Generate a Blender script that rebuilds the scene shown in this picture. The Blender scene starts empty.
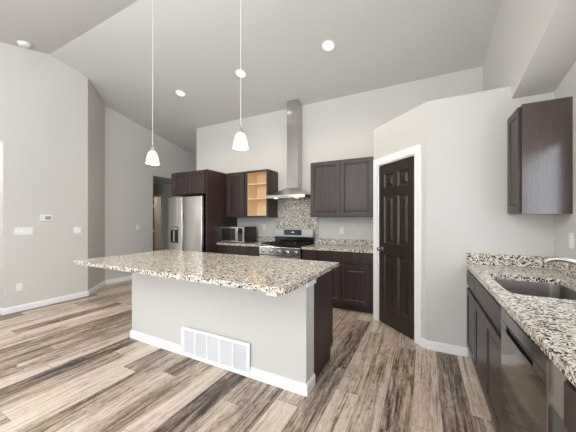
import bpy, bmesh, math, random
from mathutils import Vector, Matrix
random.seed(7)
R = math.radians
scn = bpy.context.scene
col = scn.collection

# ------------------------------------------------------------------ camera
H = 1.325
cam_d = bpy.data.cameras.new('camera')
cam = bpy.data.objects.new('camera', cam_d); col.objects.link(cam)
cam.location = (0, 0, H); cam.rotation_euler = (R(90), 0, R(27.256))
cam_d.sensor_width = 36; cam_d.lens = 262.918 / 576 * 36
cam_d.shift_y = 3.98 / 576; cam_d.clip_start = 0.05
scn.camera = cam

# ------------------------------------------------------------------ light
world = bpy.data.worlds.new('sky'); scn.world = world; world.use_nodes = True
bg = world.node_tree.nodes['Background']
bg.inputs[0].default_value = (0.80, 0.90, 1.0, 1); bg.inputs[1].default_value = 0.9
scn.view_settings.view_transform = 'Standard'; scn.view_settings.look = 'None'
scn.view_settings.gamma = 1; scn.view_settings.exposure = 0.03
scn.cycles.max_bounces = 10; scn.cycles.diffuse_bounces = 6

def area(name, loc, rot, sx, sy, watts, color):
    l = bpy.data.lights.new(name, 'AREA'); l.shape = 'RECTANGLE'; l.size = sx; l.size_y = sy
    l.energy = watts; l.color = color
    o = bpy.data.objects.new(name, l); o.location = loc; o.rotation_euler = rot; col.objects.link(o); return o

DAY = (0.85, 0.935, 1.0)
area('daylight_sliding_door', (-3.55, -3.45, 1.1), (R(90), 0, 0), 2.5, 2.0, 18, DAY)
area('daylight_rear_window', (-0.7, -3.45, 1.35), (R(90), 0, 0), 1.7, 1.5, 30, DAY)
area('daylight_sink_window', (0.985, 2.1, 1.57), (R(90), 0, R(90)), 0.90, 0.76, 6.5, DAY)
area('daylight_left_window', (-5.10, -1.4, 1.35), (R(90), 0, R(-90)), 2.0, 1.6, 9, DAY)
area('daylight_right_window', (0.9, -2.2, 1.35), (R(90), 0, R(90)), 1.7, 1.6, 105, DAY)

# added ambient fill aimed upward, bounced off the vaulted ceiling behind the camera
area('bounce_fill', (-1.9, -1.3, 1.8), (R(180), 0, 0), 0.9, 0.9, 205, (0.90, 0.955, 1.0))

rl = bpy.data.lights.new('left_room_fill', 'POINT'); rl.energy = 30; rl.shadow_soft_size = .15  # unseen point light added to brighten the far-left opening, no fixture
ro = bpy.data.objects.new('left_room_fill', rl); ro.location = (-6.2, 0.8, 2.3); col.objects.link(ro)

# ------------------------------------------------------------------ geometry constants
YR, ZR, T, TN = 1.96, 3.931, 0.223, 0.25
def ceil_z(x, y): return ZR - T * (y - YR) if y >= YR else ZR - TN * (YR - y)
XL, YL, XB, YB = -5.221, 2.485, -5.814, 3.078
YW, XWE = 4.35, -4.575
XS = 0.715
XRW = 1.0
YP, XPC, ZP = 3.067, 0.027, 2.547
XPS, YPS = -0.600, 3.694
ZC, TH = 0.905, 0.038
YREAR = -3.6
def sof_z(x, y): return 2.428 + 0.2 * (YP - y)

# ------------------------------------------------------------------ helpers
def nn(nt, kind, **kw):
    n = nt.nodes.new(kind)
    for k, v in kw.items(): setattr(n, k, v)
    return n
def mat(name, color, rough=0.5, metal=0.0, spec=None, coat=0, bump=None, emit=None, strength=0):
    m = bpy.data.materials.new(name); m.use_nodes = True
    nt = m.node_tree; b = nt.nodes['Principled BSDF']
    b.inputs['Base Color'].default_value = (*color, 1); b.inputs['Roughness'].default_value = rough
    b.inputs['Metallic'].default_value = metal
    if spec is not None: b.inputs['Specular IOR Level'].default_value = spec
    if coat: b.inputs['Coat Weight'].default_value = coat; b.inputs['Coat Roughness'].default_value = 0.15
    if emit: b.inputs['Emission Color'].default_value = (*emit, 1); b.inputs['Emission Strength'].default_value = strength
    if bump:
        tc = nn(nt, 'ShaderNodeTexCoord'); no = nn(nt, 'ShaderNodeTexNoise'); bp = nn(nt, 'ShaderNodeBump')
        no.inputs['Scale'].default_value = bump[0]; no.inputs['Detail'].default_value = 3
        bp.inputs['Strength'].default_value = bump[1]; bp.inputs['Distance'].default_value = 0.002
        nt.links.new(tc.outputs['Object'], no.inputs['Vector']); nt.links.new(no.outputs['Fac'], bp.inputs['Height'])
        nt.links.new(bp.outputs['Normal'], b.inputs['Normal'])
    return m
def srgb(r, g, b):
    f = lambda c: (c/255/12.92) if c <= 10 else ((c/255+0.055)/1.055)**2.4
    return (f(r), f(g), f(b))

def ramp(nt, stops, interp='LINEAR'):
    n = nn(nt, 'ShaderNodeValToRGB'); cr = n.color_ramp; cr.interpolation = interp
    while len(cr.elements) < len(stops): cr.elements.new(0.5)
    for e, (p, c) in zip(cr.elements, stops): e.position = p; e.color = (*c, 1)
    return n
def math_n(nt, op, a, b=None):
    n = nn(nt, 'ShaderNodeMath', operation=op)
    for i, v in enumerate((a, b)):
        if v is None: continue
        if isinstance(v, (int, float)): n.inputs[i].default_value = v
        else: nt.links.new(v, n.inputs[i])
    return n.outputs[0]
def mix(nt, fac, a, b, blend='MIX'):
    n = nn(nt, 'ShaderNodeMix', data_type='RGBA', blend_type=blend)
    for i, v in ((0, fac), (6, a), (7, b)):
        if isinstance(v, (int, float)): n.inputs[i].default_value = v
        elif isinstance(v, tuple): n.inputs[i].default_value = (*v, 1)
        else: nt.links.new(v, n.inputs[i])
    return n.outputs[2]

def granite_mat():
    m = mat('granite', (0.7, 0.65, 0.6), 0.12); nt = m.node_tree; b = nt.nodes['Principled BSDF']
    L = nt.links.new
    geo = nn(nt, 'ShaderNodeNewGeometry')
    dn = nn(nt, 'ShaderNodeTexNoise'); dn.inputs['Scale'].default_value = 45; dn.inputs['Detail'].default_value = 3
    L(geo.outputs['Position'], dn.inputs['Vector'])
    sc = nn(nt, 'ShaderNodeVectorMath', operation='SCALE'); sc.inputs['Scale'].default_value = 0.022
    L(dn.outputs['Color'], sc.inputs[0])
    ad = nn(nt, 'ShaderNodeVectorMath', operation='ADD'); L(geo.outputs['Position'], ad.inputs[0]); L(sc.outputs[0], ad.inputs[1])
    def vor(s):
        v = nn(nt, 'ShaderNodeTexVoronoi'); v.inputs['Scale'].default_value = s
        L(ad.outputs[0], v.inputs['Vector'])
        sp = nn(nt, 'ShaderNodeSeparateColor'); L(v.outputs['Color'], sp.inputs[0]); return sp
    a = vor(80); c = vor(150)
    r1 = ramp(nt, [(0, srgb(34, 30, 29)), (0.13, srgb(100, 89, 81)), (0.21, srgb(172, 156, 139)), (0.36, srgb(204, 191, 174)),
                   (0.56, srgb(222, 213, 201)), (0.80, srgb(240, 236, 230))], 'CONSTANT')
    L(a.outputs[0], r1.inputs[0])
    r2 = ramp(nt, [(0, srgb(38, 34, 34)), (0.34, srgb(138, 126, 116)), (0.5, srgb(236, 231, 224))], 'CONSTANT')
    L(c.outputs[1], r2.inputs[0])
    f = math_n(nt, 'LESS_THAN', c.outputs[0], 0.30)
    L(mix(nt, f, r1.outputs[0], r2.outputs[0]), b.inputs['Base Color'])
    return m

def floor_mat():
    m = mat('vinyl_plank_floor', (0.3, 0.25, 0.2), 0.38); nt = m.node_tree; b = nt.nodes['Principled BSDF']; L = nt.links.new
    geo = nn(nt, 'ShaderNodeNewGeometry'); sp = nn(nt, 'ShaderNodeSeparateXYZ'); L(geo.outputs['Position'], sp.inputs[0])
    W, LEN = 0.18, 1.22
    u = math_n(nt, 'DIVIDE', math_n(nt, 'ADD', sp.outputs[0], 20.05), W); row = math_n(nt, 'FLOOR', u)
    wn = nn(nt, 'ShaderNodeTexWhiteNoise', noise_dimensions='1D'); L(row, wn.inputs['W'])
    v = math_n(nt, 'ADD', math_n(nt, 'DIVIDE', math_n(nt, 'ADD', sp.outputs[1], 20.0), LEN), wn.outputs['Value']); colm = math_n(nt, 'FLOOR', v)
    cx = nn(nt, 'ShaderNodeCombineXYZ'); L(row, cx.inputs[0]); L(colm, cx.inputs[1])
    w2 = nn(nt, 'ShaderNodeTexWhiteNoise', noise_dimensions='3D'); L(cx.outputs[0], w2.inputs['Vector'])
    rnd = w2.outputs['Value']
    # grain coordinates, shifted per plank
    def grain(sx, sy, scale, detail, dist, rough=0.6):
        gx = math_n(nt, 'ADD', math_n(nt, 'MULTIPLY', sp.outputs[0], sx), math_n(nt, 'MULTIPLY', rnd, 37.0))
        gy = math_n(nt, 'ADD', math_n(nt, 'MULTIPLY', sp.outputs[1], sy), math_n(nt, 'MULTIPLY', rnd, 91.0))
        c = nn(nt, 'ShaderNodeCombineXYZ'); L(gx, c.inputs[0]); L(gy, c.inputs[1])
        n = nn(nt, 'ShaderNodeTexNoise'); n.inputs['Scale'].default_value = scale; n.inputs['Detail'].default_value = detail
        n.inputs['Distortion'].default_value = dist; n.inputs['Roughness'].default_value = rough
        L(c.outputs[0], n.inputs['Vector']); return n.outputs['Fac']
    g1 = grain(10, 1.0, 1.0, 7, 1.6, .62); g2 = grain(70, 2.2, 1.0, 6, 0.5, .7); g3 = grain(4.0, 0.7, 1.0, 3, 0.8); g4 = grain(26, 9, 1.0, 7, 1.5, .68)
    def dev(g, k): return math_n(nt, 'MULTIPLY', math_n(nt, 'SUBTRACT', g, 0.5), k)
    tone = math_n(nt, 'ADD', math_n(nt, 'ADD', math_n(nt, 'MULTIPLY', rnd, 0.74), 0.24), math_n(nt, 'ADD', dev(g1, 1.35), dev(g3, 0.5)))
    tone = math_n(nt, 'ADD', tone, math_n(nt, 'ADD', dev(g2, 1.1), dev(g4, 1.0)))
    r = ramp(nt, [(0.0, srgb(60, 48, 41)), (0.2, srgb(104, 88, 77)), (0.42, srgb(152, 134, 120)), (0.62, srgb(190, 172, 156)), (0.95, srgb(222, 207, 191))])
    g5 = grain(34, 1.3, 1.0, 4, 1.0, .5)
    streak = nn(nt, 'ShaderNodeMapRange'); streak.inputs['From Min'].default_value = .56; streak.inputs['From Max'].default_value = .70; streak.inputs['To Max'].default_value = -.30
    L(g5, streak.inputs['Value']); tone = math_n(nt, 'ADD', tone, streak.outputs[0])
    L(tone, r.inputs[0])
    fu = math_n(nt, 'FRACT', u); fv = math_n(nt, 'FRACT', v)
    e1 = math_n(nt, 'LESS_THAN', math_n(nt, 'MINIMUM', fu, math_n(nt, 'SUBTRACT', 1.0, fu)), 0.009)
    e2 = math_n(nt, 'LESS_THAN', math_n(nt, 'MINIMUM', fv, math_n(nt, 'SUBTRACT', 1.0, fv)), 0.0014)
    e = math_n(nt, 'MAXIMUM', e1, e2)
    L(mix(nt, math_n(nt, 'MULTIPLY', e, 0.55), r.outputs[0], srgb(58, 48, 42)), b.inputs['Base Color'])
    bp = nn(nt, 'ShaderNodeBump'); bp.inputs['Strength'].default_value = 0.12; bp.inputs['Distance'].default_value = 0.002
    L(g2, bp.inputs['Height']); L(bp.outputs['Normal'], b.inputs['Normal'])
    return m

def wood_mat(name, dark, light, rough, sx=30, sz=2.0, spec=0.5):
    m = mat(name, dark, rough, spec=spec); nt = m.node_tree; b = nt.nodes['Principled BSDF']; L = nt.links.new
    tc = nn(nt, 'ShaderNodeTexCoord'); mp = nn(nt, 'ShaderNodeMapping'); mp.inputs['Scale'].default_value = (sx, sx, sz)
    n = nn(nt, 'ShaderNodeTexNoise'); n.inputs['Scale'].default_value = 1; n.inputs['Detail'].default_value = 5; n.inputs['Distortion'].default_value = 0.6
    L(tc.outputs['Object'], mp.inputs[0]); L(mp.outputs[0], n.inputs['Vector'])
    r = ramp(nt, [(0.3, dark), (0.72, light)]); L(n.outputs['Fac'], r.inputs[0]); L(r.outputs[0], b.inputs['Base Color'])
    return m

def steel_mat(name, c, rough):
    m = mat(name, c, rough, 1.0); nt = m.node_tree; b = nt.nodes['Principled BSDF']; L = nt.links.new
    tc = nn(nt, 'ShaderNodeTexCoord'); mp = nn(nt, 'ShaderNodeMapping'); mp.inputs['Scale'].default_value = (4, 4, 400)
    n = nn(nt, 'ShaderNodeTexNoise'); n.inputs['Scale'].default_value = 1; n.inputs['Detail'].default_value = 2
    L(tc.outputs['Object'], mp.inputs[0]); L(mp.outputs[0], n.inputs['Vector'])
    rr = nn(nt, 'ShaderNodeMapRange'); rr.inputs['To Min'].default_value = rough - 0.05; rr.inputs['To Max'].default_value = rough + 0.07
    L(n.outputs['Fac'], rr.inputs['Value']); L(rr.outputs[0], b.inputs['Roughness'])
    return m

M = {}
M['wall'] = mat('greige_wall_paint', srgb(213, 210, 206), 0.75, bump=(220, 0.05))
M['ceil'] = mat('ceiling_paint', srgb(208, 206, 202), 0.85, bump=(160, 0.08))
M['trim'] = mat('white_trim_paint', srgb(250, 250, 252), 0.35)
M['white'] = mat('white_plastic', srgb(238, 238, 236), 0.35)
M['grey'] = mat('grey_plastic', srgb(150, 152, 155), 0.5)
M['floor'] = floor_mat()
M['granite'] = granite_mat()
M['cab'] = wood_mat('espresso_cabinet', srgb(50, 38, 37), srgb(72, 56, 53), 0.34)
M['cabin'] = wood_mat('espresso_side_panel', srgb(58, 40, 38), srgb(68, 48, 44), 0.27, spec=0.9)
for k_, v_ in (('Coat Weight', 0.6), ('Coat Roughness', 0.16)): M['cabin'].node_tree.nodes['Principled BSDF'].inputs[k_].default_value = v_
M['gloss'] = M['cabin']
M['cabin'] = wood_mat('espresso_panel', srgb(56, 39, 37), srgb(68, 48, 45), 0.42)
M['maple'] = wood_mat('maple_interior', srgb(238, 211, 174), srgb(248, 226, 192), 0.5)
M['door'] = mat('dark_brown_door_paint', srgb(50, 39, 33), 0.28)
M['steel'] = steel_mat('brushed_steel', (0.70, 0.69, 0.68), 0.24)
M['steeld'] = steel_mat('dark_steel', (0.235, 0.215, 0.20), 0.13)
M['dw'] = mat('dark_polished_steel', (0.20, 0.18, 0.165), 0.09, 1.0)
M['hood'] = steel_mat('hood_steel', (0.50, 0.485, 0.465), 0.28)
M['chimney'] = mat('chimney_steel', (0.55, 0.53, 0.51), 0.14, 1.0)
M['louver'] = mat('louver_paint', srgb(236, 236, 238), 0.5)
M['nickel'] = mat('brushed_nickel', (0.50, 0.48, 0.45), 0.36, 1.0)
M['pbulb'] = mat('pendant_bulb', (1, 1, 1), 0.4, emit=(1.0, 0.88, 0.66), strength=1.6)
M['sink'] = mat('satin_sink_steel', (0.37, 0.345, 0.325), 0.30, 1.0)
M['chrome'] = mat('satin_nickel', (0.66, 0.64, 0.61), 0.24, 1.0)
M['black'] = mat('black_gloss', (0.008, 0.008, 0.009), 0.12)
M['iron'] = mat('cast_iron', (0.012, 0.012, 0.012), 0.55)
M['shadow'] = mat('dark_gap', (0.01, 0.009, 0.009), 0.6)
M['glassdark'] = mat('dark_glass', (0.02, 0.02, 0.022), 0.06)
M['brass'] = mat('hinge_metal', (0.65, 0.60, 0.52), 0.3, 1.0)
M['lamp'] = mat('lit_frosted_glass', (0.95, 0.92, 0.85), 0.35, emit=(1.0, 0.86, 0.62), strength=0.45)
M['bulb'] = mat('lamp_bulb', (1, 1, 1), 0.4, emit=(1.0, 0.90, 0.72), strength=4)
M['disp'] = mat('display_digits', (0.1, 0.1, 0.1), 0.4, emit=(0.7, 0.85, 1.0), strength=1.2)
M['cord'] = mat('pale_cord', srgb(225, 222, 215), 0.4)
gm = mat('window_glass', (1, 1, 1), 0.0); gm.node_tree.nodes['Principled BSDF'].inputs['Transmission Weight'].default_value = 1; gm.node_tree.nodes['Principled BSDF'].inputs['IOR'].default_value = 1.05
M['glass'] = gm

class MB:
    def __init__(s): s.bm = bmesh.new()
    def box(s, x0, x1, y0, y1, z0, z1, bev=0.0, seg=1):
        r = bmesh.ops.create_cube(s.bm, size=1); vs = r['verts']
        for v in vs: v.co = ((x0+x1)/2 + v.co.x*(x1-x0), (y0+y1)/2 + v.co.y*(y1-y0), (z0+z1)/2 + v.co.z*(z1-z0))
        if bev:
            es = list({e for v in vs for e in v.link_edges})
            bmesh.ops.bevel(s.bm, geom=es, offset=bev, segments=seg, affect='EDGES', profile=0.5)
        return s
    def prism(s, pts, zb, zt):
        f = lambda z, p: z(*p) if callable(z) else z
        lo = [s.bm.verts.new((*p, f(zb, p))) for p in pts]; hi = [s.bm.verts.new((*p, f(zt, p))) for p in pts]
        n = len(pts); s.bm.faces.new(lo[::-1]); s.bm.faces.new(hi)
        for i in range(n): s.bm.faces.new((lo[i], lo[(i+1) % n], hi[(i+1) % n], hi[i]))
        return s
    def loops(s, rings, cap0=True, cap1=True, closed=True):
        vr = [[s.bm.verts.new(p) for p in r] for r in rings]; n = len(vr[0])
        for a, b in zip(vr, vr[1:]):
            for i in range(n if closed else n-1): s.bm.faces.new((a[i], a[(i+1) % n], b[(i+1) % n], b[i]))
        if cap0: s.bm.faces.new(vr[0][::-1])
        if cap1: s.bm.faces.new(vr[-1])
        return s
    def lathe(s, prof, c=(0, 0, 0), seg=28, axis='Z', cap0=True, cap1=True):
        rings = []
        for r, z in prof:
            ring = []
            for i in range(seg):
                a = 2*math.pi*i/seg; p = (r*math.cos(a), r*math.sin(a), z)
                if axis == 'Y': p = (p[0], -p[2], p[1])
                if axis == 'X': p = (p[2], p[0], p[1])
                ring.append((c[0]+p[0], c[1]+p[1], c[2]+p[2]))
            rings.append(ring)
        return s.loops(rings, cap0, cap1)
    def tube(s, path, rad, seg=12):
        rings = []; P = [Vector(p) for p in path]
        up = Vector((0, 1, 0.03)).normalized()
        for i, p in enumerate(P):
            t = (P[min(i+1, len(P)-1)] - P[max(i-1, 0)]).normalized()
            a = t.cross(up).normalized(); b = t.cross(a).normalized()
            r = rad[i] if isinstance(rad, (list, tuple)) else rad
            rings.append([p + (a*math.cos(2*math.pi*k/seg) + b*math.sin(2*math.pi*k/seg))*r for k in range(seg)])
        return s.loops(rings)
    def panel(s, x0, x1, z0, z1, yf, t, xs, zs, steps, bev=0.003):
        """slab whose front (at y=yf, facing -y) has inset panels in the cells (xs pairs x zs pairs)"""
        X = sorted({x0, x1, *[a for p in xs for a in p]}); Z = sorted({z0, z1, *[a for p in zs for a in p]})
        g = {(i, k): s.bm.verts.new((x, yf, z)) for i, x in enumerate(X) for k, z in enumerate(Z)}
        faces = []; fs = []
        for i in range(len(X)-1):
            for k in range(len(Z)-1):
                f = s.bm.faces.new((g[i, k], g[i+1, k], g[i+1, k+1], g[i, k+1])); fs.append(f)
                cx, cz = (X[i]+X[i+1])/2, (Z[k]+Z[k+1])/2
                if any(a < cx < b for a, b in xs) and any(a < cz < b for a, b in zs): faces.append(f)
        # back and sides
        nx, nz = len(X)-1, len(Z)-1
        loop = [(i, 0) for i in range(nx)] + [(nx, k) for k in range(nz)] + [(i, nz) for i in range(nx, 0, -1)] + [(0, k) for k in range(nz, 0, -1)]
        back = [s.bm.verts.new((g[p].co.x, yf+t, g[p].co.z)) for p in loop]
        n = len(loop)
        for i in range(n): s.bm.faces.new((g[loop[i]], back[i], back[(i+1) % n], g[loop[(i+1) % n]]))
        s.bm.faces.new(back)
        s.bm.normal_update()
        for th, dp in steps:
            for f in faces: f.normal_update()
            bmesh.ops.inset_individual(s.bm, faces=faces, thickness=th, depth=dp, use_even_offset=True)
        return s
    def build(s, name, m, parent=None, smooth=False, loc=None):
        bmesh.ops.recalc_face_normals(s.bm, faces=s.bm.faces)
        me = bpy.data.meshes.new(name); s.bm.to_mesh(me); s.bm.free()
        me.materials.append(M[m] if isinstance(m, str) else m)
        if smooth:
            for p in me.polygons: p.use_smooth = True
            try: me.set_sharp_from_angle(angle=R(35))
            except Exception: pass
        o = bpy.data.objects.new(name, me); col.objects.link(o)
        if parent: o.parent = parent
        if loc: o.location = loc
        return o
def tag(o, label, cat, group=None):
    o['label'] = label; o['category'] = cat
    if group: o['group'] = group
    return o
def thing(name, label, cat, loc=(0, 0, 0), rz=0, group=None):
    o = bpy.data.objects.new(name, None); o.empty_display_size = 0.1; col.objects.link(o)
    o.location = loc; o.rotation_euler = (0, 0, R(rz)); return tag(o, label, cat, group)
def struct(o): o['kind'] = 'structure'; return o
def box(name, m, parent, *a, **k): return MB().box(*a, **k).build(name, m, parent)

# ------------------------------------------------------------------ room shell
struct(MB().box(-8.6, 1.3, -3.9, 6.8, -0.1, 0).build('floor', 'floor'))
up = lambda d: (lambda x, y: ceil_z(x, y) + d)
struct(MB().prism([(-8.6, YR), (1.3, YR), (1.3, 6.8), (-8.6, 6.8)], up(0), up(0.12)).build('ceiling', 'ceil'))
struct(MB().prism([(-8.6, -3.9), (1.3, -3.9), (1.3, YR), (-8.6, YR)], up(0), up(0.12)).build('ceiling_near', 'ceil'))
e = up(0.03)
YO0, YO1, ZO = 0.45, 1.442, 2.442           # wide opening at the far left of the frame
WLY0, WLY1 = -2.4, -0.4
w = MB()
w.prism([(XL-.12, YO1), (XL, YO1), (XL, YR), (XL-.12, YR)], 0, e)
w.prism([(XL-.12, YR), (XL, YR), (XL, YL), (XL-.12, YL-.05)], 0, e)
w.prism([(XL-.12, YO0), (XL, YO0), (XL, YO1), (XL-.12, YO1)], ZO, e)
w.prism([(XL-.12, WLY1), (XL, WLY1), (XL, YO0), (XL-.12, YO0)], 0, e)
w.prism([(XL-.12, WLY0), (XL, WLY0), (XL, WLY1), (XL-.12, WLY1)], 0, 0.55)
w.prism([(XL-.12, WLY0), (XL, WLY0), (XL, WLY1), (XL-.12, WLY1)], 2.15, e)
w.prism([(XL-.12, YREAR-.1), (XL, YREAR-.1), (XL, WLY0), (XL-.12, WLY0)], 0, e)
struct(w.build('wall_left', 'wall'))
q = 0.085
struct(MB().prism([(XL-q, YL-q), (XL, YL), (XB, YB), (XB-q, YB-q)], 0, e).build('wall_left_angled', 'wall'))
OY0, OY1, OZ = 4.158, 5.15, 2.40
w = MB()
w.prism([(XB-.12, YB-.1), (XB, YB), (XB, OY0), (XB-.12, OY0)], 0, e)
w.prism([(XB-.12, OY0), (XB, OY0), (XB, OY1), (XB-.12, OY1)], OZ, e)
w.prism([(XB-.12, OY1), (XB, OY1), (XB, 6.6), (XB-.12, 6.6)], 0, e)
struct(w.build('wall_left_far', 'wall'))
# passage beside the fridge, hall behind the opening
struct(MB().prism([(XB, 6.5), (XWE+.12, 6.5), (XWE+.12, 6.6), (XB, 6.6)], 0, e).build('wall_passage_end', 'wall'))
struct(MB().prism([(XWE, YW), (XRW+.12, YW), (XRW+.12, YW+.12), (XWE, YW+.12)], 0, e).build('wall_range', 'wall'))
struct(MB().prism([(XWE, YW+.12), (XWE+.12, YW+.12), (XWE+.12, 6.5), (XWE, 6.5)], 0, e).build('wall_passage', 'wall'))
hx0 = -8.3; hy = 5.3
dx0, dx1 = -7.37, -7.02                     # closet doorway in the hall's end wall
w = MB()
w.prism([(hx0, hy), (dx0, hy), (dx0, hy+.1), (hx0, hy+.1)], 0, 2.45)
w.prism([(dx1, hy), (XB-.12, hy), (XB-.12, hy+.1), (dx1, hy+.1)], 0, 2.45)
w.prism([(dx0, hy), (dx1, hy), (dx1, hy+.1), (dx0, hy+.1)], 2.04, 2.45)
struct(w.build('wall_hall_end', 'wall'))
w = MB()
w.box(hx0, XB-.12, 3.9, 4.0, 0, 2.45); w.box(hx0-.1, hx0, 3.9, 6.5, 0, 2.45); w.box(hx0, XB-.12, 6.3, 6.4, 0, 2.45)
struct(w.build('wall_hall_sides', 'wall'))
struct(MB().box(hx0-.1, XB-.12, 3.9, 6.45, 2.40, 2.50).build('ceiling_hall', 'ceil'))
# room glimpsed through the far-left opening
w = MB(); w.box(-7.2, XL-.12, YO0-.35, YO0-.25, 0, 2.6); w.box(-7.2, XL-.12, YO1+.35, YO1+.45, 0, 2.6); w.box(-7.3, -7.2, YO0-.35, YO1+.45, 0, 2.6)
struct(w.build('wall_left_room', 'wall'))
struct(MB().box(-7.3, XL-.12, YO0-.35, YO1+.45, 2.6, 2.7).build('ceiling_left_room', 'ceil'))
# pantry box: front wall, angled wall with a doorway, side wall, flat top
P0 = Vector((XPS, YPS)); P1 = Vector((XPC, YP)); dd = (P1 - P0); LEN = dd.length; dd.normalize(); nrm = Vector((dd.y, -dd.x)) * -1  # into pantry
def pd(t, depth=0): v = P0 + dd*t + nrm*depth; return (v.x, v.y)
DO0, DO1, DZ = 0.100, 0.741, 2.045            # door opening along the angled wall
w = MB()
w.prism([pd(0), pd(DO0), pd(DO0, .1), pd(0, .1)], 0, ZP)
w.prism([pd(DO1), pd(LEN), pd(LEN+.04, .1), pd(DO1, .1)], 0, ZP)
w.prism([pd(DO0), pd(DO1), pd(DO1, .1), pd(DO0, .1)], DZ, ZP)
struct(w.build('wall_pantry_angled', 'wall'))
w = MB()
w.prism([(XPC, YP), (XS, YP), (XS, YP+.1), (XPC+.04, YP+.1)], 0, ZP)
w.prism([(XS, YP), (XRW, YP), (XRW, YP+.1), (XS, YP+.1)], 0, 2.5)
struct(w.build('wall_pantry_front', 'wall'))
struct(MB().prism([(XPS, YPS), (XPS+.1, YPS+.04), (XPS+.1, YW), (XPS, YW)], 0, ZP).build('wall_pantry_side', 'wall'))
struct(MB().prism([(XPS+.02, YPS+.05), (XPC+.05, YP+.03), (XS, YP+.03), (XS, YW), (XPS+.02, YW)], ZP-.08, ZP-.004).build('ceiling_pantry', 'ceil'))
# right wall with the sink window, rear wall with windows
SW = (1.62, 2.58, 1.17, 1.98)
w = MB()
w.box(XRW, XRW+.12, SW[1], YW, 0, 3.4); w.box(XRW, XRW+.12, SW[0], SW[1], 0, SW[2]); w.box(XRW, XRW+.12, SW[0], SW[1], SW[3], 3.6)
w.box(XRW, XRW+.12, -1.3, SW[0], 0, 3.9)
w.box(XRW, XRW+.12, YREAR-.1, -3.1, 0, 3.3); w.box(XRW, XRW+.12, -3.1, -1.3, 0, .5); w.box(XRW, XRW+.12, -3.1, -1.3, 2.2, 3.5)
struct(w.build('wall_right', 'wall'))
ye = -0.9
struct(MB().prism([(XS, ye), (XRW, ye), (XRW, YP+.02), (XS, YP+.02)], sof_z, e).build('wall_soffit', 'wall'))
struct(MB().prism([(XS, YP+.02), (XRW, YP+.02), (XRW, YW), (XS, YW)], 2.43, e).build('wall_soffit_far', 'wall'))
w = MB()
SD = (-4.85, -2.25, 0, 2.1); RWN = (-1.6, 0.2, .55, 2.1)
xs = [XL, SD[0], SD[1], RWN[0], RWN[1], XRW]
for i in (0, 2, 4): w.box(xs[i], xs[i+1], YREAR-.12, YREAR, 0, 2.75)
w.box(SD[0], SD[1], YREAR-.12, YREAR, 2.1, 2.75); w.box(RWN[0], RWN[1], YREAR-.12, YREAR, 0, .55); w.box(RWN[0], RWN[1], YREAR-.12, YREAR, 2.1, 2.75)
struct(w.build('wall_rear', 'wall'))
def window(name, axis, at, a0, a1, z0, z1, mull=2):
    f = MB(); b = .05
    def bb(u0, u1, zz0, zz1, d0=0, d1=.07, mb=f):
        if axis == 'Y': mb.box(u0, u1, at-d1, at-d0, zz0, zz1)
        else: mb.box(at+d0*(1 if at > 0 else -1), at+d1*(1 if at > 0 else -1), u0, u1, zz0, zz1)
    bb(a0, a1, z0, z0+b); bb(a0, a1, z1-b, z1); bb(a0, a0+b, z0+b, z1-b); bb(a1-b, a1, z0+b, z1-b)
    for i in range(1, mull):
        c = a0 + (a1-a0)*i/mull; bb(c-b/2, c+b/2, z0+b, z1-b)
    o = struct(f.build(name, 'trim'))
    g = MB(); bb(a0+b/2, a1-b/2, z0+b/2, z1-b/2, .032, .038, g); g.build('pane', 'glass', o)
    return o
window('window_1', 'Y', YREAR, *SD); window('window_2', 'Y', YREAR, *RWN)
window('window_3', 'X', XRW+.03, *SW); window('window_4', 'X', XL-.03, WLY0, WLY1, .55, 2.15); window('window_5', 'X', XRW+.03, -3.1, -1.3, .5, 2.2)

# baseboards
BH, BT = 0.086, 0.014
def bb_strip(name, runs):
    w = MB()
    for (a, b) in runs:
        a, b = Vector(a), Vector(b); d = (b-a).normalized(); n = Vector((d.y, -d.x))   # n points to the right of a->b
        w.prism([tuple(a), tuple(b), tuple(b+n*BT), tuple(a+n*BT)], 0, BH-.012)
        w.prism([tuple(a), tuple(b), tuple(b+n*BT*.6), tuple(a+n*BT*.6)], BH-.012, BH)
    return struct(w.build(name, 'trim'))
bb_strip('baseboard_left', [((XL-.12, YO1), (XL, YO1)), ((XL, YO1-BT), (XL, YL+.004)), ((XL, YREAR), (XL, YO0))])
bb_strip('baseboard_left_angled', [((XL, YL), (XB, YB+.006))])
bb_strip('baseboard_left_far', [((XB, YB), (XB, OY0)), ((XB, OY1), (XB, 6.5))])
bb_strip('baseboard_pantry', [((XPC-.006, YP), (XRW-.62, YP)), (pd(DO1+.083), pd(LEN+.006))])
# pantry door casing
w = MB(); cw, ct = 0.083, 0.018
for t0, t1 in ((DO0-cw, DO0), (DO1, DO1+cw)): w.prism([pd(t0), pd(t1), pd(t1, -ct), pd(t0, -ct)], 0, DZ)
w.prism([pd(DO0-cw), pd(DO1+cw), pd(DO1+cw, -ct), pd(DO0-cw, -ct)], DZ, DZ+cw)
w.prism([pd(DO0), pd(DO0+.012), pd(DO0+.012, .1), pd(DO0, .1)], 0, DZ-.012); w.prism([pd(DO1-.012), pd(DO1), pd(DO1, .1), pd(DO1-.012, .1)], 0, DZ-.012)
w.prism([pd(DO0), pd(DO1), pd(DO1, .1), pd(DO0, .1)], DZ-.012, DZ)
struct(w.build('trim_1', 'trim'))
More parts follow.
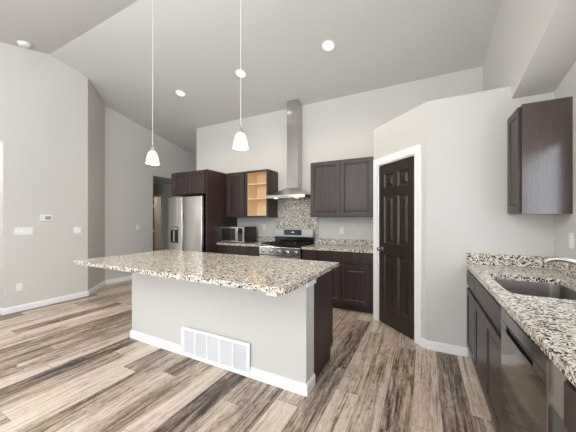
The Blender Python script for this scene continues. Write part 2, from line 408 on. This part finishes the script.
# six-panel door, local x along the wall
d0 = bpy.data.objects.new('door_1', None); col.objects.link(d0); struct(d0)
d0.location = (*pd(DO0+.014, 0.004), 0.008); d0.rotation_euler = (0, 0, R(-45))
DW_ = DO1-DO0-.028; DH = 2.02
st = .095; mid = .07; pw = (DW_-2*st-mid)/2
MB().panel(0, DW_, 0, DH, 0, .035, [(st, st+pw), (st+pw+mid, DW_-st)], [(.21, .88), (1.02, 1.62), (1.72, 1.90)],
           [(.016, -.016), (.014, 0.0), (.024, .011)]).build('door_leaf', 'door', d0)
kn = MB(); kn.lathe([(.03, 0), (.03, .006), (.012, .01), (.011, .03), (.022, .038), (.028, .052), (.024, .066), (.012, .072)], (.062, 0, .945), axis='Y')
kn.build('door_knob', 'chrome', d0, smooth=True)
for z in (.22, 1.02, 1.80): MB().box(DW_-.004, DW_+.012, -.006, .004, z-.045, z+.045).build('hinge', 'brass', d0)
# hall closet doorway: casing, the dark leaf folded back into the hall
w = MB()
w.box(dx0-.06, dx0, hy-.016, hy, 0, 2.10); w.box(dx1, dx1+.06, hy-.016, hy, 0, 2.10); w.box(dx0, dx1, hy-.016, hy, 2.04, 2.10)
struct(w.build('trim_2', 'trim'))
l2 = struct(MB().box(dx0-.005, dx0+.04, 4.93, hy-.02, .01, 2.03).build('door_2', 'door'))
for z in (.3, 1.0, 1.75): MB().box(dx0+.0395, dx0+.045, hy-.06, hy-.02, z-.045, z+.045).build('hinge', 'brass', l2)
pl = bpy.data.lights.new('hall_closet_light', 'POINT'); pl.energy = 9; pl.color = (1, .88, .72); pl.shadow_soft_size = .08
po = bpy.data.objects.new('hall_closet_light', pl); po.location = (-7.1, 5.75, 2.1); col.objects.link(po)

# ------------------------------------------------------------------ cabinets
DT = 0.02
def cab_front(root, kind, x0, x1, z0, z1, m='cab'):
    w_ = MB(); fr = 0.058 if min(x1-x0, z1-z0) > .2 else .035
    if kind == 'door':
        w_.panel(x0, x1, z0, z1, -DT, DT-.001, [(x0+fr, x1-fr)], [(z0+fr, z1-fr)], [(.007, -.009), (.012, 0), (.010, .003)])
        return w_.build('door', m, root)
    w_.box(x0, x1, -DT, -.001, z0, z1, bev=.003)
    return w_.build({'drawer': 'drawer_front', 'false': 'false_front'}[kind], m, root)
def base_cab(label, loc, rz, w, d, fronts, group, h=ZC-TH-.001, cat='cabinet', hollow=False):
    t = thing('base_cabinet', label, cat, loc, rz, group)
    c = MB()
    if hollow:
        c.box(.001, .018, 0, d, .10, h); c.box(w-.018, w-.001, 0, d, .10, h); c.box(.018, w-.018, 0, d, .10, .118); c.box(.018, w-.018, d-.012, d, .118, h); c.box(.018, w-.018, 0, .018, .118, h)
    else: c.box(.001, w-.001, 0, d, .10, h)
    c.build('carcass', 'cab', t)
    box('toe_kick', 'cabin', t, .001, w-.001, .07, d, 0, .10)
    for f in fronts: cab_front(t, *f)
    return t
def wall_cab(label, loc, rz, w, d, h, fronts, group, name='wall_cabinet', m='cabin'):
    t = thing(name, label, 'cabinet', loc, rz, group)
    box('carcass', m, t, .001, w-.001, 0, d-.001, 0, h)
    for f in fronts: cab_front(t, *f)
    return t
YBF = 3.777; BD = YW-YBF-.002
GB = 'espresso base cabinets along the range wall'; GU = 'espresso wall cabinets along the range wall'; GS = 'espresso cabinets under the sink counter'
zt0, zt1, zd0, zd1 = .710, .846, .115, .674
RX0, RX1 = -2.462, -1.700
base_cab('wide espresso base cabinet under the black microwave, left of the range', (-3.418, YBF, 0), 0, .70, BD,
         [('drawer', .012, .69, zt0, zt1), ('door', .012, .348, zd0, zd1), ('door', .354, .69, zd0, zd1)], GB)
base_cab('narrow espresso base cabinet touching the left side of the gas range', (-2.717, YBF, 0), 0, RX0+2.717-.003, BD,
         [('drawer', .01, .242, zt0, zt1), ('door', .01, .242, zd0, zd1)], GB)
base_cab('narrow espresso base cabinet touching the right side of the gas range', (RX1+.003, YBF, 0), 0, .262, BD,
         [('drawer', .01, .254, zt0, zt1), ('door', .01, .254, zd0, zd1)], GB)
base_cab('wide espresso base cabinet beside the dark six-panel pantry door', (-1.434, YBF, 0), 0, .830, BD,
         [('drawer', .012, .772, zt0, zt1), ('door', .012, .37, zd0, zd1), ('door', .376, .772, zd0, zd1)], GB)
YU, ZU0, ZU1 = 3.996, 1.372, 2.229; UD = YW-YU-.002; UH = ZU1-ZU0
wall_cab('espresso wall cabinet with one closed door above the microwave', (-3.418, YU, ZU0), 0, .478, UD, UH, [('door', .03, .455, .012, UH-.02)], GU)
wall_cab('two-door espresso wall cabinet right of the steel hood', (-1.643, YU, ZU0), 0, .993, UD, UH+.028,
         [('door', .008, .494, .012, UH+.016), ('door', .500, .985, .012, UH+.016)], GU)
# open cabinet without a door: maple inside
ox0, ow = -2.939, .489
t = thing('open_wall_cabinet', 'doorless wall cabinet with bare maple shelves left of the hood', 'cabinet', (ox0, YU, ZU0), 0, GU)
s_ = .016
w = MB(); w.box(.001, s_, 0, UD, 0, UH); w.box(ow-s_, ow-.001, 0, UD, 0, UH); w.box(s_, ow-s_, 0, UD, 0, s_); w.box(s_, ow-s_, 0, UD, UH-s_, UH); w.box(s_, ow-s_, UD-.01, UD, s_, UH-s_)
w.build('carcass', 'cabin', t)
w = MB(); a_ = s_; b_ = s_+.005
w.box(a_, b_, .004, UD-.015, a_, UH-a_); w.box(ow-b_, ow-a_, .004, UD-.015, a_, UH-a_); w.box(b_, ow-b_, .004, UD-.015, a_, b_); w.box(b_, ow-b_, .004, UD-.015, UH-b_, UH-a_); w.box(a_, ow-a_, UD-.015, UD-.0105, a_, UH-a_)
w.build('lining', 'maple', t)
for z in (.335, .605): box('shelf', 'maple', t, b_+.001, ow-b_-.001, .03, UD-.016, z, z+.016)
w = MB(); fw = .036
w.box(.001, fw, -.018, -.001, 0, UH, .002); w.box(ow-fw, ow-.001, -.018, -.001, 0, UH, .002); w.box(fw, ow-fw, -.018, -.001, 0, fw*.8); w.box(fw, ow-fw, -.018, -.001, UH-fw, UH)
w.build('face_frame', 'cab', t)
# fridge surround
FX0, FX1, YF = -4.352, -3.442, 3.508
t = wall_cab('short two-door espresso cabinet above the steel refrigerator', (FX0, YF, 1.80), 0, FX1-FX0-.002, YW-YF, ZU1-1.80,
             [('door', .02, .450, .012, ZU1-1.80-.012), ('door', .456, FX1-FX0-.03, .012, ZU1-1.80-.012)], GU)
o = MB().box(FX1, FX1+.022, YF-.02, YW-.001, 0, ZU1).build('end_panel', 'cabin'); tag(o, 'tall espresso end panel along the right side of the refrigerator', 'panel')

# right-hand run, local x runs towards the camera
XF = .392; RD = XRW-XF-.002
base_cab('narrow espresso cabinet at the pantry wall end of the sink counter', (XF, YP-.002, 0), -90, .430, RD,
         [('drawer', .006, .424, zt0, zt1), ('door', .006, .424, zd0, zd1)], GS)
base_cab('espresso sink base cabinet with two doors and a false front', (XF, 2.632, 0), -90, .860, RD,
         [('false', .008, .852, zt0, zt1), ('door', .008, .427, zd0, zd1), ('door', .433, .852, zd0, zd1)], GS, hollow=True)
base_cab('espresso drawer cabinet on the near side of the dishwasher', (XF, 1.086, 0), -90, .60, RD,
         [('drawer', .01, .59, zt0, zt1), ('door', .01, .297, zd0, zd1), ('door', .303, .59, zd0, zd1)], GS)
base_cab('espresso cabinet at the near end of the sink counter', (XF, .484, 0), -90, .88, RD,
         [('drawer', .01, .87, zt0, zt1), ('door', .01, .437, zd0, zd1), ('door', .443, .87, zd0, zd1)], GS)
ZR1 = 2.256
wall_cab('single-door espresso wall cabinet hung above the sink counter corner', (.704, YP-.002, ZU0), -90, YP-2.741, XRW-.704-.001, ZR1-ZU0,
         [('door', .002, YP-2.741-.028, .012, ZR1-ZU0-.012)], None, m='gloss')

# ------------------------------------------------------------------ countertops
def counter(label, x0, x1, y0, y1, splash, group):
    t = thing('countertop', label, 'countertop', ((x0+x1)/2, (y0+y1)/2, ZC-TH), 0, group)
    cx, cy = t.location.x, t.location.y
    MB().box(x0-cx, x1-cx, y0-cy, y1-cy, 0, TH, bev=.004, seg=2).build('slab', 'granite', t)
    for (a, b, c, d_) in splash: MB().box(a-cx, b-cx, c-cy, d_-cy, TH+.0005, TH+.102, bev=.003).build('backsplash', 'granite', t)
    return t
YCF = 3.735
GC = 'speckled granite countertops'
counter('granite countertop under the microwave', -3.418, RX0-.003, YCF, YW-.001, [(-3.417, RX0-.04, YW-.022, YW-.001)], GC)
counter('granite countertop between the range and the pantry', RX1+.003, -.602, YCF, YW-.001, [(RX1+.065, -.603, YW-.022, YW-.001)], GC)
o = MB().box(-2.500, -1.640, YW-.020, YW-.001, ZC+.10, 1.70).build('granite_splash_panel', 'granite'); tag(o, 'tall granite panel on the wall between range and hood', 'backsplash')
o = counter('large granite island top with a deep seating overhang', -3.242, -.746, 1.410, 2.550, [], GC)
# sink counter with a rounded cut-out
def rrect(x0, x1, y0, y1, r, n=8):
    pts = []
    for cx, cy, a0 in ((x1-r, y1-r, 0), (x0+r, y1-r, 90), (x0+r, y0+r, 180), (x1-r, y0+r, 270)):
        for i in range(n+1):
            a = R(a0+90*i/n); pts.append((cx+r*math.cos(a), cy+r*math.sin(a)))
    return pts
SX0, SX1, SY0, SY1 = .440, .868, 1.912, 2.560
cx0, cx1, cy0, cy1 = .370, XRW-.001, -.42, YP-.001
t = thing('sink_countertop', 'long granite countertop with an undermount sink along the right wall', 'countertop', (0, 0, 0), 0, GC)
w = MB(); bm = w.bm
inner = rrect(SX0, SX1, SY0, SY1, .07)
def ring_faces(z, flip):
    """slab face between the cut-out and a surrounding rectangle, plus two end rectangles"""
    ry0, ry1 = SY0-.12, SY1+.12
    iv = [bm.verts.new((*p, z)) for p in inner]
    def proj(p):
        c = ((SX0+SX1)/2, (SY0+SY1)/2); dx, dy = p[0]-c[0], p[1]-c[1]
        k = min(((cx1-c[0])/dx if dx > 0 else (cx0-c[0])/dx) if abs(dx) > 1e-6 else 9e9, ((ry1-c[1])/dy if dy > 0 else (ry0-c[1])/dy) if abs(dy) > 1e-6 else 9e9)
        return (c[0]+dx*k, c[1]+dy*k)
    ov = [bm.verts.new((*proj(p), z)) for p in inner]
    n = len(inner)
    cor = {0: (cx1, ry1), 1: (cx0, ry1), 2: (cx0, ry0), 3: (cx1, ry0)}
    for i in range(n):
        a, b = ov[i], ov[(i+1) % n]
        face = [iv[i], a]
        if abs(a.co.x-b.co.x) > 1e-4 and abs(a.co.y-b.co.y) > 1e-4:
            c = min(cor.values(), key=lambda c: (c[0]-(a.co.x+b.co.x)/2)**2+(c[1]-(a.co.y+b.co.y)/2)**2)
            face.append(bm.verts.new((*c, z)))
        face += [b, iv[(i+1) % n]]
        bm.faces.new(face)
    for y0, y1 in ((cy0, ry0), (ry1, cy1)):
        bm.faces.new([bm.verts.new(p) for p in ((cx0, y0, z), (cx1, y0, z), (cx1, y1, z), (cx0, y1, z))])
    return iv
ta = ring_faces(ZC, 0); tb = ring_faces(ZC-TH, 1)
n = len(ta)
for i in range(n): bm.faces.new((ta[i], ta[(i+1) % n], tb[(i+1) % n], tb[i]))
for (a, b) in (((cx0, cy0), (cx1, cy0)), ((cx1, cy0), (cx1, cy1)), ((cx1, cy1), (cx0, cy1)), ((cx0, cy1), (cx0, cy0))):
    bm.faces.new([bm.verts.new(p) for p in ((*a, ZC), (*b, ZC), (*b, ZC-TH), (*a, ZC-TH))])
bmesh.ops.remove_doubles(bm, verts=bm.verts, dist=1e-5)
w.build('slab', 'granite', t)
MB().box(cx0+.002, XRW-.001, YP-.022, YP-.001, ZC+.0005, ZC+.102, bev=.003).build('backsplash', 'granite', t)
MB().box(XRW-.021, XRW-.001, cy0, YP-.023, ZC+.0005, ZC+.102, bev=.003).build('backsplash', 'granite', t)
# sink bowl
t = thing('kitchen_sink', 'stainless undermount sink bowl set in the granite counter', 'sink', ((SX0+SX1)/2, (SY0+SY1)/2, ZC-TH-.19))
sx, sy, zb = t.location
def rr(off, z, r=.07): return [(x-sx, y-sy, z-zb) for x, y in rrect(SX0-off, SX1+off, SY0-off, SY1+off, r+off)]
zt = ZC-TH-.001
w = MB(); w.loops([rr(.008, zt), rr(-.002, zt), rr(-.010, zt-.09), rr(-.014, zt-.155), rr(-.024, zt-.175), rr(-.045, zt-.183), rr(-.07, zt-.184, .09)], cap0=False)
w.build('bowl', 'sink', t, smooth=True)
MB().lathe([(.045, 0), (.045, .004), (.03, .002), (.012, .001)], (0, 0, zt-.1835-zb)).build('drain', 'chrome', t, smooth=True)
# faucet
t = thing('faucet', 'curved nickel faucet reaching over the sink from the right wall', 'faucet', (.925, 2.19, ZC+.0005))
MB().lathe([(.030, 0), (.030, .006), (.022, .012), (.020, .06), (.019, .115), (.014, .12)], (0, 0, 0)).build('body', 'nickel', t, smooth=True)
path = [(-.002, 0, .085), (-.03, .01, .118), (-.07, .022, .145), (-.11, .036, .163), (-.145, .048, .172), (-.18, .06, .174), (-.208, .07, .166), (-.226, .076, .148)]
MB().tube(path, [.0125, .0135, .0135, .0138, .0142, .0148, .0150, .0138]).build('spout', 'nickel', t, smooth=True)
MB().tube([(.0, -.015, .10), (.0, -.05, .135), (.0, -.085, .165)], [.010, .008, .007]).build('lever', 'nickel', t, smooth=True)

# ------------------------------------------------------------------ island
IX0, IX1, IY0, IY1, IY2 = -2.920, -.787, 1.828, 1.985, 2.50
ih = ZC-TH-.001
t = thing('kitchen_island', 'long kitchen island with painted half wall and espresso cabinet back', 'island', ((IX0+IX1)/2, IY0, 0))
ixc = t.location.x
lx = lambda x: x-ixc
ly = lambda y: y-IY0
MB().box(lx(IX0), lx(IX1), 0, ly(IY1), 0, ih).build('half_wall', 'wall', t)
w = MB()
w.box(lx(IX0)-BT, lx(IX1)+BT, -BT, 0, 0, BH-.012); w.box(lx(IX0)-BT, lx(IX1)+BT*.6, -BT*.6, 0, BH-.012, BH)
w.box(lx(IX1), lx(IX1)+BT, 0, ly(IY1), 0, BH-.012); w.box(lx(IX1), lx(IX1)+BT*.6, 0, ly(IY1), BH-.012, BH)
w.box(lx(IX0)-BT, lx(IX0), 0, ly(IY1), 0, BH)
w.build('baseboard', 'trim', t)
w = MB(); w.box(lx(IX1)-.12, lx(IX1)-.04, ly(1.45), -.001, ih-.028, ih); w.box(lx(IX1)+.0005, lx(IX1)+.012, .0, ly(IY1)+.02, ih-.05, ih)
w.build('support_bracket', 'trim', t)
c = box('cabinet_body', 'cabin', t, lx(IX0)+.02, lx(IX1)-.006, ly(IY1)+.0005, ly(IY2), .10, ih)
box('toe_kick', 'cabin', t, lx(IX0)+.02, lx(IX1)-.006, ly(IY1)+.0005, ly(IY2)-.07, 0, .0995)
nd = 5; cwid = (IX1-IX0-.03)/nd
for i in range(nd):
    x0 = lx(IX0)+.022+i*cwid
    w = MB(); w.box(x0+.004, x0+cwid-.004, ly(IY2)+.0005, ly(IY2)+.02, .115, .685, .003); w.build('door', 'cab', t)
    w = MB(); w.box(x0+.004, x0+cwid-.004, ly(IY2)+.0005, ly(IY2)+.02, .70, .855, .003); w.build('drawer_front', 'cab', t)
# return air grille on the island's front
GX0, GX1, GZ0, GZ1 = -2.098, -1.292, .012, .290
t = thing('return_air_grille', 'white louvered return air grille low on the island front', 'vent', ((GX0+GX1)/2, IY0-BT-.001, GZ0))
gw, gh = GX1-GX0, GZ1-GZ0
w = MB(); fr = .028
w.box(-gw/2, gw/2, -.012, 0, 0, fr, .002); w.box(-gw/2, gw/2, -.012, 0, gh-fr, gh, .002)
w.box(-gw/2, -gw/2+fr, -.012, 0, fr, gh-fr); w.box(gw/2-fr, gw/2, -.012, 0, fr, gh-fr)
cell = (gw-2*fr)/5
for i in range(1, 5): c = -gw/2+fr+cell*i; w.box(c-.007, c+.007, -.010, 0, fr, gh-fr)
w.build('frame', 'trim', t)
for i in range(5):
    w = MB(); a = -gw/2+fr+cell*i; k = 15; hh = (gh-2*fr)/k
    for j in range(k):
        z = fr+hh*j
        w.loops([[(a+.006, -.0025, z), (a+.006, -.0075, z+hh*.75), (a+.006, -.0070, z+hh*.75), (a+.006, -.0020, z)],
                 [(a+cell-.006, -.0025, z), (a+cell-.006, -.0075, z+hh*.75), (a+cell-.006, -.0070, z+hh*.75), (a+cell-.006, -.0020, z)]])
    w.build('louvers', 'louver', t)
box('back_plate', 'louver', t, -gw/2+.01, gw/2-.01, -.0009, 0, .01, gh-.01)

# ------------------------------------------------------------------ refrigerator
t = thing('refrigerator', 'stainless side-by-side refrigerator with a dispenser in its left door', 'refrigerator', (-4.325, 3.42, 0))
fwid = .862; fh = 1.752; sp_ = .387
box('case', 'black', t, 0.004, fwid-.004, .06, .90, .03, fh-.015)
for x in (.06, fwid-.06): box('foot', 'black', t, x-.03, x+.03, .10, .16, 0, .03)
a = MB().box(0, sp_-.013, -.01, .052, .05, fh, .012, 3).build('door', 'steel', t, smooth=True)
b = MB().box(sp_+.013, fwid, -.01, .052, .05, fh, .012, 3).build('door', 'steel', t, smooth=True)
box('door_gap', 'black', t, sp_-.0125, sp_+.0125, .002, .052, .05, fh-.01)
d = box('dispenser', 'black', t, .07, .275, -.013, -.0102, .90, 1.20)
box('dispenser_cavity', 'steel', d, .145, .185, -.018, -.0135, .92, 1.13)
box('dispenser_panel', 'steel', d, .085, .26, -.016, -.0135, 1.14, 1.19)
box('drip_tray', 'steel', d, .07, .275, -.030, -.0102, .872, .898)
w = MB(); w.lathe([(.016, 0), (.016, .003), (.010, .004)], (.215, -.0105, 1.42), axis='Y'); w.build('badge', 'chrome', t, smooth=True)
box('hinge_cover', 'black', t, fwid-.09, fwid-.005, .0, .14, fh+.0005, fh+.012)
box('hinge_cover', 'black', t, .005, .09, .0, .14, fh+.0005, fh+.012)

# ------------------------------------------------------------------ microwave
t = thing('microwave', 'black and steel microwave on the counter below the closed wall cabinet', 'microwave', (-3.416, 3.83, ZC+.001))
mw, mh, md = .552, .295, .40
MB().box(0, mw, .02, md, .012, mh, .004).build('case', 'black', t)
for x in (.04, mw-.04):
    for y in (.05, md-.05): box('foot', 'iron', t, x-.015, x+.015, y-.015, y+.015, 0, .0115)
d = MB().box(.002, mw-.002, 0, .0195, .012, mh, .004).build('door_frame', 'steel', t)
w = box('door_window', 'glassdark', d, .035, .375, -.004, -.0004, .045, mh-.03)
box('control_panel', 'black', d, .425, mw-.03, -.004, -.0004, .035, mh-.025)
MB().box(.388, .408, -.040, -.022, .04, mh-.03, .006).box(.390, .406, -.023, -.0004, .05, .07).box(.390, .406, -.023, -.0004, mh-.06, mh-.04).build('handle', 'chrome', d)
for i in range(4):
    for j in range(3): box('button', 'steeld', d, .435+j*.030, .455+j*.030, -.0055, -.0043, .06+i*.03, .076+i*.03)

# ------------------------------------------------------------------ range
t = thing('gas_range', 'stainless gas range with black grates under the hood', 'stove', (RX0, 3.735, 0))
rw = RX1-RX0; rd = YW-.03-3.735
box('body', 'black', t, .002, rw-.002, .02, rd, .06, .885)
for x in (.05, rw-.05):
    for y in (.08, rd-.06): box('foot', 'iron', t, x-.02, x+.02, y-.02, y+.02, 0, .0595)
MB().box(0, rw, -.01, rd-.07, .8855, .905, .005).build('cooktop', 'black', t)
d = MB().box(.002, rw-.002, -.012, .0195, .27, .742, .006).build('oven_door', 'steel', t)
box('oven_window', 'glassdark', d, .12, rw-.12, -.0145, -.0125, .38, .66)
w = MB(); w.tube([(.06, -.055, .700), (rw/2, -.055, .700), (rw-.06, -.055, .700)], .012); w.box(.07, .09, -.05, -.0125, .69, .71); w.box(rw-.09, rw-.07, -.05, -.0125, .69, .71); w.build('oven_handle', 'chrome', d, smooth=True)
MB().box(.002, rw-.002, -.010, .0195, .075, .262, .006).build('storage_drawer', 'steel', t)
p = MB().box(0, rw, -.022, .0195, .752, .884, .006).build('control_panel', 'steel', t)
for i in range(5):
    x = rw*(.10+.20*i)
    MB().lathe([(.030, 0), (.030, .006), (.024, .009), (.022, .034), (.018, .040)], (x, -.0225, .808), axis='Y', seg=20).box(x-.004, x+.004, -.070, -.060, .786, .83).build('knob', 'chrome', p, smooth=True)
for i in range(3):
    x0 = .02+i*(rw-.04)/3; x1 = x0+(rw-.04)/3-.008; y0, y1 = .02, rd-.10
    w = MB()
    for x in (x0, x1-.014): w.box(x, x+.014, y0, y1, .922, .938)
    for y in (y0, y1-.014, (y0+y1)/2): w.box(x0, x1, y, y+.014, .922, .938)
    w.box((x0+x1)/2-.006, (x0+x1)/2+.006, y0, y1, .922, .938)
    for x in (x0, x1-.014):
        for y in (y0, y1-.014): w.box(x, x+.014, y, y+.014, .9055, .922)
    w.build('grate', 'iron', t)
    for y in ((y0+(y1-y0)*.25, y0+(y1-y0)*.75) if i != 1 else ((y0+y1)/2,)):
        MB().lathe([(.05, 0), (.05, .006), (.034, .008), (.034, .014), (.01, .015)], ((x0+x1)/2, y, .9055), seg=20).build('burner', 'iron', t, smooth=True)
g = MB().box(0, rw, rd-.068, rd, .8855, 1.02, .004).build('backguard', 'black', t)
g2 = MB().box(-.001, rw+.001, rd-.082, rd, 1.0205, 1.172, .006).build('display_housing', 'hood', g)
box('display', 'black', g, rw*.26, rw*.72, rd-.086, rd-.0825, 1.055, 1.150)
box('digits', 'disp', g, rw*.47, rw*.52, rd-.0875, rd-.0863, 1.098, 1.114)

# ------------------------------------------------------------------ hood
HX0, HX1, HCX = -2.425, -1.690, -2.057
t = thing('range_hood', 'stainless chimney range hood rising to the sloped ceiling above the range', 'range hood', (HCX, YW-.001, 1.70))
hf = -(YW-3.87)
def rect(x0, x1, y0, y1, z): return [(x0, y0, z), (x1, y0, z), (x1, y1, z), (x0, y1, z)]
a0, a1 = HX0-HCX, HX1-HCX
w = MB(); w.loops([rect(a0, a1, hf, 0, 0), rect(a0, a1, hf, 0, .045), rect(-.115, .115, -.205, 0, .19)]); w.build('canopy', 'hood', t)
w = MB(); cz = lambda y: ceil_z(0, YW+y)-1.70-.002
w.loops([rect(-.105, .105, -.192, -.0005, .186), [(-.105, -.192, cz(-.192)), (.105, -.192, cz(-.192)), (.105, -.0005, cz(0)), (-.105, -.0005, cz(0))]]); w.build('chimney', 'chimney', t)
box('filter', 'steeld', t, a0+.05, a1-.05, hf+.08, -.06, -.008, -.0005)
for x in (-.20, .20): MB().lathe([(.030, 0), (.030, -.008)], (x, hf+.05, -.0005)).build('hood_light', 'bulb', t)
for i in range(4): MB().lathe([(.008, 0), (.008, .004)], (-.06+i*.04, hf-.0005, .022), axis='Y', seg=12).build('button', 'black', t)

# ------------------------------------------------------------------ dishwasher
t = thing('dishwasher', 'dark stainless dishwasher with pocket handle under the granite counter', 'dishwasher', (XF, 1.769, 0), -90)
dw = .557; yd = -.024
box('tub', 'shadow', t, .004, .678, 0.0, RD-.05, .10, .86)
box('toe_kick', 'black', t, .004, .678, .06, RD-.05, 0, .0995)
# door face with the pocket: lower panel, control strip, recess
pz0, pz1, px0, px1 = .764, .800, .10, .46
c = MB(); c.box(.003, dw+.04, yd, -.0005, .115, pz0, .003); c.box(.003, px0-.0005, yd, -.0005, pz0+.0002, pz1-.0002); c.box(px1+.0005, dw+.04, yd, -.0005, pz0+.0002, pz1-.0002)
c.build('door', 'dw', t)
MB().box(.003, dw+.04, yd, -.0005, pz1, .862, .003).build('control_strip', 'steeld', t)
box('pocket_back', 'shadow', t, px0, px1, -.008, -.0005, pz0+.0005, pz1-.0005)
MB().loops([[(px0, yd-.004, pz1-.0005), (px0, yd+.004, pz1-.010), (px0, yd+.004, pz1-.0005)], [(px1, yd-.004, pz1-.0005), (px1, yd+.004, pz1-.010), (px1, yd+.004, pz1-.0005)]]).build('handle', 'chrome', t)
box('door_edge', 'chrome', t, dw+.0405, dw+.050, yd-.003, -.0005, .115, .862)
box('side_filler', 'black', t, dw+.0505, .680, -.006, -.0005, .115, .70)
box('side_filler', 'steeld', t, dw+.0505, .680, -.006, -.0005, .7005, .862)

# ------------------------------------------------------------------ lamps
def pendant(label, x, y, ztop, zbot):
    zc = ceil_z(x, y)
    t = thing('pendant_lamp', label, 'pendant lamp', (x, y, zbot), 0, 'pendant lamps above the island')
    MB().lathe([(0.0702, 0.0000), (0.0674, 0.0186), (0.0614, 0.0558), (0.0521, 0.0930), (0.0428, 0.1163), (0.0316, 0.1283), (0.0279, 0.1307), (0.0251, 0.1288), (0.0288, 0.1256), (0.0391, 0.1135), (0.0484, 0.0911), (0.0577, 0.0539), (0.0637, 0.0186), (0.0684, 0.0000)], (0, 0, 0), seg=36, cap0=False, cap1=False).build('glass_shade', 'lamp', t, smooth=True)
    MB().lathe([(.001, .024), (.018, .028), (.028, .045), (.028, .062), (.018, .085), (.012, .10)], (0, 0, 0), seg=20).build('bulb', 'pbulb', t, smooth=True)
    MB().lathe([(.032, .1318), (.030, .145), (.022, .156), (.019, .175), (.010, .183), (.006, .20)], (0, 0, 0), seg=24).build('socket_cap', 'chrome', t, smooth=True)
    MB().lathe([(.003, .20), (.003, zc-zbot-.03)], (0, 0, 0), seg=8).build('stem', 'cord', t, smooth=True)
    MB().lathe([(.0045, zc-zbot-.045), (.055, zc-zbot-.032), (.062, zc-zbot-.012), (.062, zc-zbot+.0)], (0, 0, 0), seg=24).build('ceiling_canopy', 'chrome', t, smooth=True)
    l = bpy.data.lights.new('pendant_glow', 'POINT'); l.energy = 9; l.color = (1, .86, .66); l.shadow_soft_size = .05
    o = bpy.data.objects.new('pendant_glow', l); o.location = (x, y, zbot-.06); col.objects.link(o)
pendant('frosted glass pendant above the left end of the island, nearer the refrigerator', -2.664, 1.90, 2.14, 1.949)
pendant('frosted glass pendant above the island middle, left of the hood chimney', -1.456, 1.90, 2.14, 1.970)
ang = math.atan(T)
def downlight(label, x, y):
    z = ceil_z(x, y)
    t = thing('recessed_light', label, 'ceiling light', (x, y, z-.001), 0, 'recessed lights in the sloped ceiling'); t.rotation_euler = (-ang, 0, 0)
    MB().lathe([(.088, 0), (.086, -.006), (.066, -.008), (.060, 0)], (0, 0, 0), seg=32).build('trim_ring', 'trim', t, smooth=True)
    MB().lathe([(.060, -.0082), (.059, -.0092), (.002, -.011)], (0, 0, 0), seg=32).build('lens', 'bulb', t, smooth=True)
    l = bpy.data.lights.new('downlight_beam', 'SPOT'); l.energy = 38; l.color = (1, .90, .76); l.spot_size = R(130); l.spot_blend = .8; l.shadow_soft_size = .06
    o = bpy.data.objects.new('downlight_beam', l); o.location = (x, y, z-.05); col.objects.link(o)
downlight('round recessed ceiling light between the two pendant stems, nearest the left wall', -3.909, 3.34)
downlight('round recessed ceiling light seen behind the stem of the middle pendant', -2.547, 3.332)
downlight('round recessed ceiling light right of the hood chimney, alone on the ceiling', -1.113, 3.327)
# smoke detector on the near slope
t = thing('smoke_detector', 'round white smoke detector on the ceiling near the left wall', 'smoke detector', (-5.05, 1.604, ceil_z(0, 1.604)-.001)); t.rotation_euler = (math.atan(TN), 0, 0)
MB().lathe([(.075, 0), (.075, -.012)], (0, 0, 0)).build('base', 'white', t, smooth=True)
MB().lathe([(.066, -.0125), (.064, -.034), (.050, -.044), (.02, -.046)], (0, 0, 0)).build('cover', 'white', t, smooth=True)

# ------------------------------------------------------------------ wall plates. local x right, front faces -y
def plate(name, label, cat, loc, rz, gangs, kind, group=None):
    t = thing(name, label, cat, loc, rz, group)
    pw_ = .070+.046*(gangs-1)
    MB().box(-pw_/2, pw_/2, -.006, -.0005, -.058, .058, .003).build('cover_plate', 'white', t)
    for i in range(gangs):
        x = (i-(gangs-1)/2)*.046
        if kind == 'switch': 
            MB().box(x-.0165, x+.0165, -.010, -.0062, -.033, .033, .0015).build('rocker', 'trim', t)
        else:
            for z in (-.020, .020):
                f = MB().box(x-.016, x+.016, -.009, -.0062, z-.0135, z+.0135, .002).build('socket', 'trim', t)
                MB().box(x-.007, x-.0045, -.0096, -.0091, z-.003, z+.006).box(x+.0045, x+.007, -.0096, -.0091, z-.003, z+.006).box(x-.002, x+.002, -.0096, -.0091, z-.010, z-.006).build('slot', 'shadow', f)
    return t
LW = 90   # plates on the left walls face +x
plate('light_switch', 'white four-gang light switch plate on the left wall', 'light switch', (XL, 1.655, 1.160), LW, 4, 'switch')
plate('light_switch', 'white two-gang light switch plate at the left wall\'s outer corner', 'light switch', (XL, 2.329, 1.154), LW, 2, 'switch')
plate('light_switch', 'white single switch plate on the far left wall, left of the hallway opening', 'light switch', (XB, 3.764, 1.160), LW, 1, 'switch')
plate('power_outlet', 'white power outlet low on the left wall above the baseboard', 'outlet', (XL, 1.608, .352), LW, 1, 'outlet')
GO = 'white power outlets'
plate('power_outlet', 'white power outlet between microwave and range backguard', 'outlet', (-2.763, YW, 1.188), 0, 1, 'outlet')
plate('power_outlet', 'white power outlet below the two-door wall cabinet right of range', 'outlet', (-1.222, YW, 1.148), 0, 1, 'outlet')
plate('power_outlet', 'white power outlet on the right wall behind the faucet', 'outlet', (XRW, 2.755, 1.168), -90, 1, 'outlet')
t = thing('thermostat', 'small white thermostat with grey screen above the four-gang switch', 'thermostat', (XL, 1.913, 1.355), LW)
MB().box(-.080, .080, -.022, -.0005, -.052, .052, .006, 2).build('case', 'white', t)
box('screen', 'grey', t, -.018, .055, -.0235, -.0222, -.022, .028)
